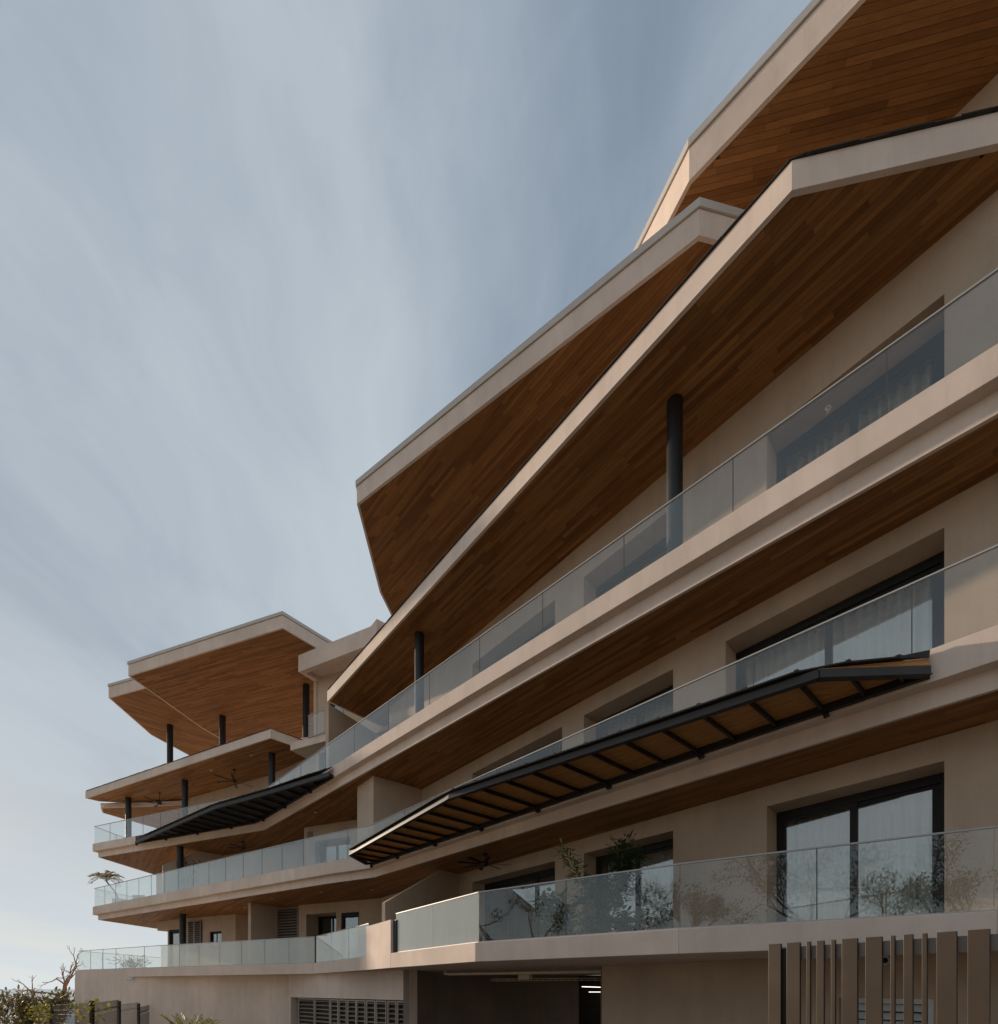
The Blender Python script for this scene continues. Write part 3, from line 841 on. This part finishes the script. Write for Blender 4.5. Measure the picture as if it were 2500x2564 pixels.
tag(cd.build('conduit_stub', 'pipe'), 'small coiled conduit stub on the upper floor wall', 'conduit')

# ------------------------------------------------------------------ emit the timber boards
BOARDS.sort(key=lambda b: -b[0])
for b in BOARDS[:300]:
    mb = MB(); board_geo(mb, *b[2:]); mb.build('board', 'wood', b[1])
rest = {}
for b in BOARDS[300:]: rest.setdefault(b[1].name, (b[1], MB()))
for b in BOARDS[300:]: board_geo(rest[b[1].name][1], *b[2:])
for par, mb in rest.values(): mb.build('board_lining', 'wood', par, kind='stuff')

# ------------------------------------------------------------------ awnings
def awning(name, label, outer, band, h, bdir, pitch, panel_mat, beam_h, fascia_mat):
    a = thing(name, label, 'awning', (*band[0], Z(h)), 'steel awnings hung on the balcony fronts')
    zb, zt = Z(h), Z(h) + beam_h
    def hit(p):
        best = None
        for i in range(len(band) - 1):
            A, C_ = Vector(band[i]), Vector(band[i + 1]); e = C_ - A
            den = bdir[0] * e.y - bdir[1] * e.x
            if abs(den) < 1e-6: continue
            t = ((A.x - p[0]) * e.y - (A.y - p[1]) * e.x) / den
            s = ((A.x - p[0]) * bdir[1] - (A.y - p[1]) * bdir[0]) / den
            if -.02 <= s <= 1.02 and t > -.05 and (best is None or t < best): best = t
        if best is None: return None
        return (p[0] + bdir[0] * best, p[1] + bdir[1] * best)
    for i in range(len(outer) - 1):
        mb = MB(); p, q = outer[i], outer[i + 1]
        mb.beam((*p, (zb + zt) / 2), (*q, (zb + zt) / 2), .05, zt - zb)
        mb.beam((*p, zb + .006), (*q, zb + .006), .10, .014)
        mb.build('edge_beam', fascia_mat, a)
    L = plen(outer); s = .05; prev = None; inner = []; outs = []
    while s < L + pitch * .98:
        p = along(outer, min(s, L)); q = hit(p)
        if s > L and q is None: q = p
        if q:
            inner.append(q); outs.append(p)
            if hypot(q[0] - p[0], q[1] - p[1]) > .12:
                MB().beam((*p, zb + .055), (*q, zb + .055), .034, .07).build('rafter', 'steel', a)
            if prev and panel_mat:
                (p0, q0) = prev
                v = [(*p0, zb + .105), (*p, zb + .105), (*q, zb + .105), (*q0, zb + .105)]
                v += [(x, y, z + .02) for x, y, z in v]
                dl = hypot(q[0] - p[0], q[1] - p[1]); r = random.random() * 20
                uv = [[(r, r), (r + pitch, r), (r + pitch, r + dl), (r, r + dl)]] * 2 + [[(0, 0)] * 4] * 4
                MB().add(v, [[3, 2, 1, 0], [4, 5, 6, 7], [0, 1, 5, 4], [1, 2, 6, 5], [2, 3, 7, 6], [3, 0, 4, 7]], .5, uv).build('underside_panel', panel_mat, a)
            prev = (p, q)
        s += pitch
    for i in range(len(inner) - 1):
        mb = MB().beam((*inner[i], zb + .06), (*inner[i + 1], zb + .055), .08, .12).build('wall_beam', 'steel', a)
        if i % 3 == 0:
            m = lerp(inner[i], inner[i + 1], .5)
            MB().beam((*inner[i], zb - .05), (*lerp(inner[i], inner[i + 1], .14), zb - .035), .09, .05).build('bracket', 'steel', a)
    if panel_mat == 'reed':                # closed gable under the rising end of the roof
        (xa, ya), (xb, yb) = outer[-2], outer[-1]
        za, zc = zt + .002, zt + .017
        v = [(xa, ya, za), (xb, yb, za), (xb, yb, zc + .09), (xa, ya, zc)]; v += [(x + .008, y + .008, z) for x, y, z in v]
        MB().add(v, [[0, 1, 2, 3], [7, 6, 5, 4], [0, 4, 5, 1], [1, 5, 6, 2], [2, 6, 7, 3], [3, 7, 4, 0]], .5, [[(0, 0), (1.4, 0), (1.4, .1), (0, .1)]] * 6).build('gable_panel', panel_mat, a)
    # shingle roof: tiles lapping over the edge, rising towards the wall
    for i in range(len(outs) - 1):
        p, p2 = outs[i], outs[i + 1]; q, q2 = inner[i], inner[i + 1]
        o1 = lerp(p, q, -.10 / max(.3, hypot(q[0] - p[0], q[1] - p[1]))); o2 = lerp(p2, q2, -.10 / max(.3, hypot(q2[0] - p2[0], q2[1] - p2[1])))
        zi = zt + .015; rise = .20
        Lm = plen(outer[:-1]); f1, f2 = [max(0, min(1, (k_ * pitch + .05 - Lm) / max(.1, L - Lm))) for k_ in (i, i + 1)]
        q_ = lerp(p, q, .97); q2_ = lerp(p2, q2, .97)
        v = [(*o1, zi + rise * .45 * f1), (*o2, zi + .004 + rise * .45 * f2), (*q2_, zi + rise), (*q_, zi + rise)]
        v += [(x, y, z + .022) for x, y, z in v]
        MB().add(v, [[3, 2, 1, 0], [4, 5, 6, 7], [0, 1, 5, 4], [1, 2, 6, 5], [2, 3, 7, 6], [3, 0, 4, 7]]).build('roof_sheet', 'shingle', a)
        c = MB().beam((*o1, zi + .03 + rise * .45 * f1), (*q_, zi + .03 + rise), .045, .025)
        c.build('roof_rib', 'shingle', a)
    return a
band2 = offset(up2[:3], -.045)
awning('awning', 'long dark steel awning lined with reed matting above the lower balcony', [(-4.40, 16.05), (-4.61, 14.94), (-1.08, 10.51), (4.25, 6.42), (5.66, 6.35)], band2, 4.11, (.77, .64), .63, 'reed', .125, 'steel_brown')
band3 = offset(up3[:3], -.045)
awning('awning', 'shorter dark awning with bare steel ribs on the left wing', [(-19.0, 25.25), (-18.59, 24.93), (-11.97, 20.35), (-8.82, 18.72), (-6.03, 17.2)], band3, 7.55, (.55, .835), .75, 'steel', .17, 'steel_brown')

# ------------------------------------------------------------------ ceiling fans
def fan(x, y, hc, hh, r, nb, label, rot):
    t = thing('ceiling_fan', label, 'fan', (x, y, Z(hh)), 'ceiling fans under the balconies')
    MB().tube([(x, y, Z(hc)), (x, y, Z(hc) - .05)], .07, 16).build('mount', 'steel', t)
    MB().tube([(x, y, Z(hc) - .05), (x, y, Z(hh) + .06)], .016, 8).build('rod', 'steel', t)
    MB().tube([(x, y, Z(hh) + .08), (x, y, Z(hh) + .03), (x, y, Z(hh) - .04), (x, y, Z(hh) - .07)], [.05, .11, .11, .07], 18).build('motor', 'steel', t)
    for k in range(nb):
        a = rot + 2 * pi * k / nb; dx, dy = cos(a), sin(a)
        n_ = Vector((-dy, dx, .25)).normalized() * .055
        p = Vector((x + dx * .09, y + dy * .09, Z(hh))); q = Vector((x + dx * r, y + dy * r, Z(hh)))
        up = Vector((0, 0, .008))
        v = [p - n_ * .6, p + n_ * .6, q + n_, q - n_]; v += [c + up for c in v]
        MB().add(v, [[3, 2, 1, 0], [4, 5, 6, 7], [0, 1, 5, 4], [1, 2, 6, 5], [2, 3, 7, 6], [3, 0, 4, 7]]).build('blade', 'steel', t)
fan(-.40, 13.6, 3.8, 3.52, .76, 8, 'eight bladed black fan over the lowest front balcony', .2)
fan(-19.6, 27.9, 11.3, 10.7, .98, 6, 'black fan at the far left under the lower left roof', .35)
fan(-13.65, 24.9, 11.3, 10.7, .95, 6, 'black fan between the columns right of the far left fan', .9)
fan(-12.7, 23.96, 7.3, 6.98, .70, 6, 'dim fan under the middle balcony of the left wing', .1)
# recessed lights
for i, (x, y, h) in enumerate(((-9.6, 20.4, 3.8), (-7.0, 19.0, 3.8), (-4.9, 18.6, 3.8), (-11.9, 22.6, 3.8), (-7.6, 20.0, 7.3), (-14.9, 25.0, 11.3), (-12.0, 23.4, 11.3))):
    MB().tube([(x, y, Z(h) - .006), (x, y, Z(h) + .01)], .055, 14).build('downlight', 'white', B)

# ------------------------------------------------------------------ slat screen
sc = thing('slat_screen', 'bronze screen of uneven upright slats in front of the wall', 'screen', (4.5, 6.0, 0))
A_, C_ = (3.85, 6.90), (5.18, 5.10)
ds_ = Vector((C_[0] - A_[0], C_[1] - A_[1])).normalized()
spans = [(-0.002, 0.163), (0.239, 0.407), (0.49, 0.533), (0.611, 0.695), (0.777, 0.823), (0.897, 1.065), (1.148, 1.315), (1.397, 1.438), (1.52, 1.605), (1.687, 1.731), (1.814, 1.982), (2.068, 2.239), (2.332, 2.428)]   # metres along the screen
def asc(s): return (A_[0] + ds_.x * s, A_[1] + ds_.y * s)
for x0, x1 in spans:
    MB().obox(asc(x0), asc(x1), .05, .03, Z(.633), shift=.025).build('slat', 'bronze', sc, bevel=.003)
MB().obox(asc(-.0), asc(2.6), .06, Z(.40), Z(.58), shift=.10).build('rail', 'taupe_metal', sc)
MB().obox(asc(-.0), asc(2.6), .06, Z(-1.6), Z(-1.45), shift=.10).build('rail', 'taupe_metal', sc)
MB().obox(asc(0.162), asc(0.239), .03, .03, Z(.56), shift=.06).build('post', 'frame', sc)

# ------------------------------------------------------------------ mesh fence at the lower left
fn = thing('wire_fence', 'bent wire mesh fence with dark posts stepping down the slope', 'fence', (-10.2, 12.1, 0))
FP = [(-20.5, 22.0, -.78), (-18.5, 20.0, -.64), (-10.2, 12.1, -.30), (-12.9, 16.4, -.42), (-14.4, 19.3, -.59), (-16.5, 22.9, -.80), (-17.8, 25.5, -1.54)]
FP[1] = (-16.1, 17.4, -.55); FP[0] = (-24.5, 25.5, -.9)
for x, y, h in FP:
    MB().prism([(x - .045, y - .03), (x + .045, y - .03), (x + .045, y + .03), (x - .045, y + .03)], Z(h) - 2.2, Z(h)).build('post', 'frame', fn)
for i in range(len(FP) - 1):
    (x0, y0, h0), (x1, y1, h1) = FP[i], FP[i + 1]
    ht = min(h0, h1) - .03; d = Vector((x1 - x0, y1 - y0)); L = d.length; d /= L; n = Vector((-d.y, d.x))
    hs0 = h0 - .03; hs1 = (h1 - .03)
    if i >= 2: hs1 = hs0 = min(h0, h1) - .02 + (.07 if i < 5 else 0)
    prof = [(0, 0), (0, -.20), (.06, -.27), (0, -.34), (0, -1.05), (.06, -1.12), (0, -1.19), (0, -1.95)]
    mb = MB(); k = int(L / .065)
    for j in range(1, k):
        a = j / k; px_, py_ = x0 + (x1 - x0) * a, y0 + (y1 - y0) * a; hh = hs0 + (hs1 - hs0) * a
        pts = [(px_ + n.x * o, py_ + n.y * o, Z(hh) + z) for o, z in prof[:5]] + [(px_, py_, Z(hh) - 1.95)]
        mb.tube(pts, .0032, 3, caps=False)
    for o, z in ((0, -.02), (0, -.20), (.06, -.27), (0, -.34), (0, -.62), (0, -1.05), (0, -1.9)):
        mb.tube([(x0 + n.x * o, y0 + n.y * o, Z(hs0) + z), (x1 + n.x * o, y1 + n.y * o, Z(hs1) + z)], .0032, 3, caps=False)
    mb.build('mesh_panel', 'wire', fn, kind='stuff')

# ------------------------------------------------------------------ plants
def leaf(mb, p, d, size, wid, tone, up=Vector((0, 0, 1))):
    d = d.normalized(); s = d.cross(up)
    if s.length < .05: s = Vector((1, 0, 0))
    s = s.normalized(); nrm = s.cross(d)
    p = Vector(p)
    v = [p, p + d * size * .35 + s * wid * .5 - nrm * size * .02, p + d * size * .75 + s * wid * .4 + nrm * size * .02, p + d * size - nrm * size * .06, p + d * size * .75 - s * wid * .4 + nrm * size * .02, p + d * size * .35 - s * wid * .5 - nrm * size * .02]
    mb.add(v, [[0, 1, 2, 3], [0, 3, 4, 5]], tone)
def rv(s=1.0): return Vector((random.gauss(0, 1), random.gauss(0, 1), random.gauss(0, 1))) * s
def grow(tb, tips, p, d, L, r, depth, bend=.35, split=(2, 3), shrink=.68, up=.1):
    pts = [p.copy()]; rad = [r]
    n = 4
    for i in range(n):
        d = (d + rv(bend * .35) + Vector((0, 0, up * .3))).normalized()
        p = p + d * L / n
        pts.append(p.copy()); rad.append(r * (1 - .35 * (i + 1) / n))
        if depth <= 1: tips.append((p.copy(), d.copy()))
    tb.tube(pts, rad, 7 if r > .03 else (5 if r > .012 else 3), caps=False)
    if depth == 0: return
    for k in range(random.randint(*split)):
        nd = (d + rv(bend)).normalized()
        grow(tb, tips, p, nd, L * shrink * random.uniform(.8, 1.15), r * .62, depth - 1, bend, split, shrink, up)
def shrub(name, label, cat, x, y, z, height, spread, nleaf, lsize, lwid, mat, stems=5, group=None, start=.15, droop=0):
    t = thing(name, label, cat, (x, y, z), group)
    sb, lb = MB(), MB()
    for s in range(stems):
        a = random.random() * 2 * pi; q = Vector((x, y, z)); d = Vector((cos(a) * spread / height, sin(a) * spread / height, 1)).normalized()
        pts = [q.copy()]
        h = height * random.uniform(.7, 1.0)
        for i in range(6):
            d = (d + rv(.12)).normalized(); q = q + d * h / 6; pts.append(q.copy())
        sb.tube(pts, [.018 * (1 - .12 * i) for i in range(7)], 5, caps=False)
        for k in range(nleaf // stems):
            f = start + (1 - start) * random.random() ** .8; i = min(5, int(f * 6)); b = pts[i].lerp(pts[i + 1], f * 6 - i)
            ld = Vector((random.gauss(0, 1), random.gauss(0, 1), random.gauss(.25 - droop, .5))).normalized()
            off = Vector((ld.x, ld.y, ld.z * .5)) * random.random() * spread * .35
            leaf(lb, b + off, ld, lsize * random.uniform(.6, 1.2), lwid * random.uniform(.7, 1.1), random.random())
    sb.build('stem', 'bark', t); lb.build('foliage', mat, t, kind='stuff')
    return t
zf = Z(.86)
shrub('broadleaf_plant', 'rounded broad leaved plant behind the lowest glass panel left of centre', 'plant', 1.35, 10.55, zf, 1.45, .42, 850, .17, .10, 'leaf', 9)
shrub('tall_shrub', 'tall thin leaved shrub rising above the lowest glass railing', 'plant', 2.25, 10.35, zf, 2.45, .48, 1700, .17, .042, 'leaf', 8, start=.42, droop=.1)
shrub('young_shrub', 'low light green shrub at the foot of the tall shrub', 'plant', 1.95, 9.9, zf, .8, .45, 700, .14, .05, 'leaf', 8)
shrub('broadleaf_plant', 'smaller broad leaved plant right of the tall shrub stem', 'plant', 2.75, 10.2, zf, .95, .35, 520, .16, .09, 'leaf', 7)
shrub('small_plant', 'knee high plant between the two broad leaved plants', 'plant', 1.55, 9.75, zf, .4, .28, 160, .13, .05, 'leaf', 5)
def frond(lb, sb, base, az, L, rise, leafl, mat_tone, npair=22, droop=1.1, lw=.03):
    pts = []; d = Vector((cos(az) * (1 - rise), sin(az) * (1 - rise), rise)).normalized(); p = Vector(base)
    for i in range(9):
        pts.append(p.copy()); p = p + d * L / 8
        d = (d + Vector((cos(az) * .05, sin(az) * .05, -droop / 8))).normalized()
    sb.tube(pts, [.012 * (1 - .09 * i) for i in range(9)], 4, caps=False)
    for k in range(npair):
        f = .15 + .85 * k / npair; i = min(7, int(f * 8)); b = pts[i].lerp(pts[i + 1], f * 8 - i)
        ax = (pts[i + 1] - pts[i]).normalized(); s = ax.cross(Vector((0, 0, 1))).normalized()
        for sg in (-1, 1):
            ld = (ax * .75 + s * sg * .8 + Vector((0, 0, .25 + random.gauss(0, .12)))).normalized()
            leaf(lb, b, ld, leafl * (1 - abs(f - .45) * .9) * random.uniform(.85, 1.1), lw, random.random())
def palm(name, label, x, y, z, trunk, nf, L, leafl, mat, rises=(.45, .85), droop=1.1, trunk_r=.06, mat2=None, lw=.03, cat='palm', lean=0.0):
    t = thing(name, label, cat, (x, y, z))
    sb, lb, l2 = MB(), MB(), MB()
    top = Vector((x + lean, y, z + trunk))
    if trunk > .1:
        MB().tube([(x, y, z), (x + .02 + lean * .4, y, z + trunk * .5), tuple(top)], [trunk_r, trunk_r * .8, trunk_r * .7], 10).build('trunk', 'bark', t)
    for k in range(nf):
        use = l2 if (mat2 and k % 4 == 0) else lb
        frond(use, sb, top + Vector((random.gauss(0, .05), random.gauss(0, .05), 0)), 2 * pi * k / nf + random.gauss(0, .25), L * random.uniform(.75, 1.1), random.uniform(*rises), leafl, .5, droop=droop, lw=lw)
    sb.build('frond_stem', mat, t); lb.build('frond', mat, t, kind='stuff')
    if mat2: l2.build('dead_frond', mat2, t, kind='stuff')
    return t
# areca palm at the foot of the garden wall
palm('areca_palm', 'yellow green palm clump with rusty fronds below the garden wall', -10.0, 15.6, -.2, .25, 17, 1.55, .36, 'leaf_palm', (.62, .95), .8, mat2='leaf_red', lw=.028)
# potted palm on the second terrace, far left
pp = thing('plant_pot', 'pale round planter behind the left corner glass of the second balcony', 'planter', (-21.7, 27.6, Z(4.36)))
MB().tube([(-21.7, 27.6, Z(4.36)), (-21.7, 27.6, Z(4.75)), (-21.7, 27.6, Z(5.1)), (-21.7, 27.6, Z(5.1))], [.26, .33, .36, .28], 24).build('bowl', 'pot', pp)
palm('potted_palm', 'pale palm leaning out over the left corner of the second balcony', -21.7, 27.6, Z(5.0), 1.15, 10, 1.0, .34, 'leaf_pale', (.35, .8), 1.9, .05, lw=.035, lean=-.75)
for i, (x, lab) in enumerate(((-20.9, 'sling lounge chair next to the pale planter'), (-18.9, 'sling lounge chair nearer the partition on the second balcony'))):
    y = 28.2 - i * .6
    c = thing('lounge_chair', lab, 'chair', (x, y, Z(4.36)), 'lounge chairs on the second balcony')
    MB().prism([(x - .32, y), (x + .32, y), (x + .32, y + .6), (x - .32, y + .6)], Z(4.72), Z(4.76)).build('seat', 'chair', c)
    v = [(x - .36, y - .02, Z(4.72)), (x + .36, y - .02, Z(4.72)), (x + .36, y - .22, Z(5.42)), (x - .36, y - .22, Z(5.42))]
    v += [(a, b_ + .03, z_) for a, b_, z_ in v]
    MB().add(v, [[3, 2, 1, 0], [4, 5, 6, 7], [0, 1, 5, 4], [1, 2, 6, 5], [2, 3, 7, 6], [3, 0, 4, 7]]).build('backrest', 'chair', c)
    for sx in (-.33, .33):
        for sy in (0, .58): MB().beam((x + sx, y + sy, Z(4.36)), (x + sx, y + sy, Z(4.74)), .03, .03).build('leg', 'white', c)
shrub('leafy_plant', 'bushy green plant against the sloping partition of the second balcony', 'plant', -15.7, 24.35, Z(4.36), 2.1, .32, 300, .2, .05, 'leaf', 6, start=.35)
shrub('terrace_grass', 'pale spiky plant behind the far left terrace glass', 'plant', -19.5, 25.6, Z(.86), .95, .8, 260, .45, .02, 'leaf_pale', 9)
# security camera on the garden wall
kx, ky = -17.15, 22.55
kc = thing('security_camera', 'small white security camera under the terrace edge', 'camera', (kx, ky, Z(.42)))
MB().tube([(kx, ky + .15, Z(.50)), (kx, ky, Z(.46))], .03, 10).build('bracket', 'white', kc)
MB().tube([(kx + .05, ky, Z(.45)), (kx - .12, ky - .08, Z(.41))], .05, 12).build('body', 'white', kc)
MB().tube([(kx - .12, ky - .08, Z(.41)), (kx - .13, ky - .085, Z(.407))], .04, 12).build('lens', 'frame', kc)

# bare tree and scrub beyond the fence
random.seed(5)
def bare_tree(label, x, y, z, h, r, lean, depth, group=None, bend=.5, n=4):
    t = thing('bare_tree', label, 'tree', (x, y, z), group)
    tb, tips = MB(), []
    fork = Vector((x + lean * h, y, z + h))
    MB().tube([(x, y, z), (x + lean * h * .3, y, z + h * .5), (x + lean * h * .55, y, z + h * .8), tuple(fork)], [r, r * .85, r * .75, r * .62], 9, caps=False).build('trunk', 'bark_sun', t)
    for k, (dx, dz, f) in enumerate(((-.95, .42, 1.0), (-.45, .9, 1.15), (.75, .5, .9), (-.85, -.08, .95), (.15, .95, .7))[:n + 1]):
        grow(tb, tips, fork - Vector((0, 0, .06 + .25 * (k == 3))), Vector((dx, random.gauss(0, .35), dz)).normalized(), h * .27 * f, r * .5, depth, bend, (2, 2), .66, .12)
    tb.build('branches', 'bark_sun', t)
bare_tree('leafless crooked tree beside the end of the garden wall', -26.4, 29.0, -2.2, 4.1, .16, .05, 4)
bare_tree('thin leafless sapling at the far left edge', -31.0, 32.0, -2.8, 3.9, .06, -.03, 3)
def bush(name, label, x, y, z, rx, rz_, n, ls, mat, group):
    t = thing(name, label, 'bush', (x, y, z), group)
    tb, tips = MB(), []
    for k in range(5): grow(tb, tips, Vector((x + random.gauss(0, .2), y, z)), Vector((random.gauss(0, .6), random.gauss(0, .6), 1)).normalized(), rz_ * .55, .03, 2, .6)
    tb.build('branches', 'bark', t)
    lb = MB()
    for k in range(n):
        p, d = random.choice(tips)
        leaf(lb, p + rv(.18), (d + rv(.7)), ls * random.uniform(.6, 1.2), ls * .28, random.random())
    lb.build('foliage', mat, t, kind='stuff')
for i, (x, y, z, rx, rz_, lab) in enumerate(((-25.6, 25.0, -1.7, 1.4, 3.3, 'dry bush behind the fence at the left picture edge'),
        (-23.4, 25.5, -1.6, 1.3, 3.0, 'dry bush behind the fence left of the bare tree'),
        (-22.6, 27.0, -1.8, 1.0, 2.5, 'low dry bush at the foot of the bare tree'),
        (-28.4, 27.0, -2.0, 1.3, 3.9, 'taller dry bush at the far left'))):
    bush('dry_bush', lab, x, y, z, rx, rz_, 1500, .36, 'leaf_dry', 'dry scrub behind the fence')
vn = thing('fence_vine', 'yellow green creeper climbing the fence posts', 'vine', (-13.5, 14.8, 0))
vb = MB()
for (fx, fy, fh) in ((-16.1, 17.4, -.55), (-10.2, 12.1, -.30), (-18.4, 19.4, -.62), (-21.5, 22.5, -.75)):
    MB().tube([(fx + .05, fy - .08, -.2), (fx, fy - .1, Z(fh) * .5), (fx + .04, fy - .09, Z(fh) - .05)], .012, 4, caps=False).build('stem', 'bark', vn)
    for k in range(90):
        zz_ = Z(fh) - abs(random.gauss(0, .5))
        leaf(vb, (fx + random.gauss(0, .22), fy - .1 + random.gauss(0, .1), zz_), rv(), .13, .08, random.random())
vb.build('foliage', 'leaf_palm', vn, kind='stuff')
# trees across the drive, seen only as reflections in the railing glass
random.seed(21)
for i, (x, y, lab) in enumerate(((-6.5, -15.5, 'broad leafy tree across the drive reflected in the lowest glass'),
                                 (-1.0, -19.0, 'open crowned tree across the drive reflected at right in the glass'),
                                 (-13.0, -12.5, 'leafy tree across the drive nearest the fence line'),
                                 (-18.5, -8.5, 'leafy tree across the drive towards the sea'),
                                 (-24.0, -2.5, 'leafy tree across the drive nearest the sea'),
                                 (5.5, -20.5, 'leafy tree behind the drive at the hill foot'))):
    t = thing('street_tree', lab, 'tree', (x, y, 0), 'trees across the drive')
    tb, tips = MB(), []
    grow(tb, tips, Vector((x, y, -.1)), Vector((.1, .05, 1)).normalized(), 3.6, .2, 5, .5, (2, 3), .76, .14)
    tb.build('trunk', 'bark', t)
    lb = MB()
    for p, d in tips:
        for k in range(7): leaf(lb, p + rv(.25), d + rv(.8), .24 * random.uniform(.6, 1.2), .08, random.random())
    lb.build('crown', 'leaf', t, kind='stuff')
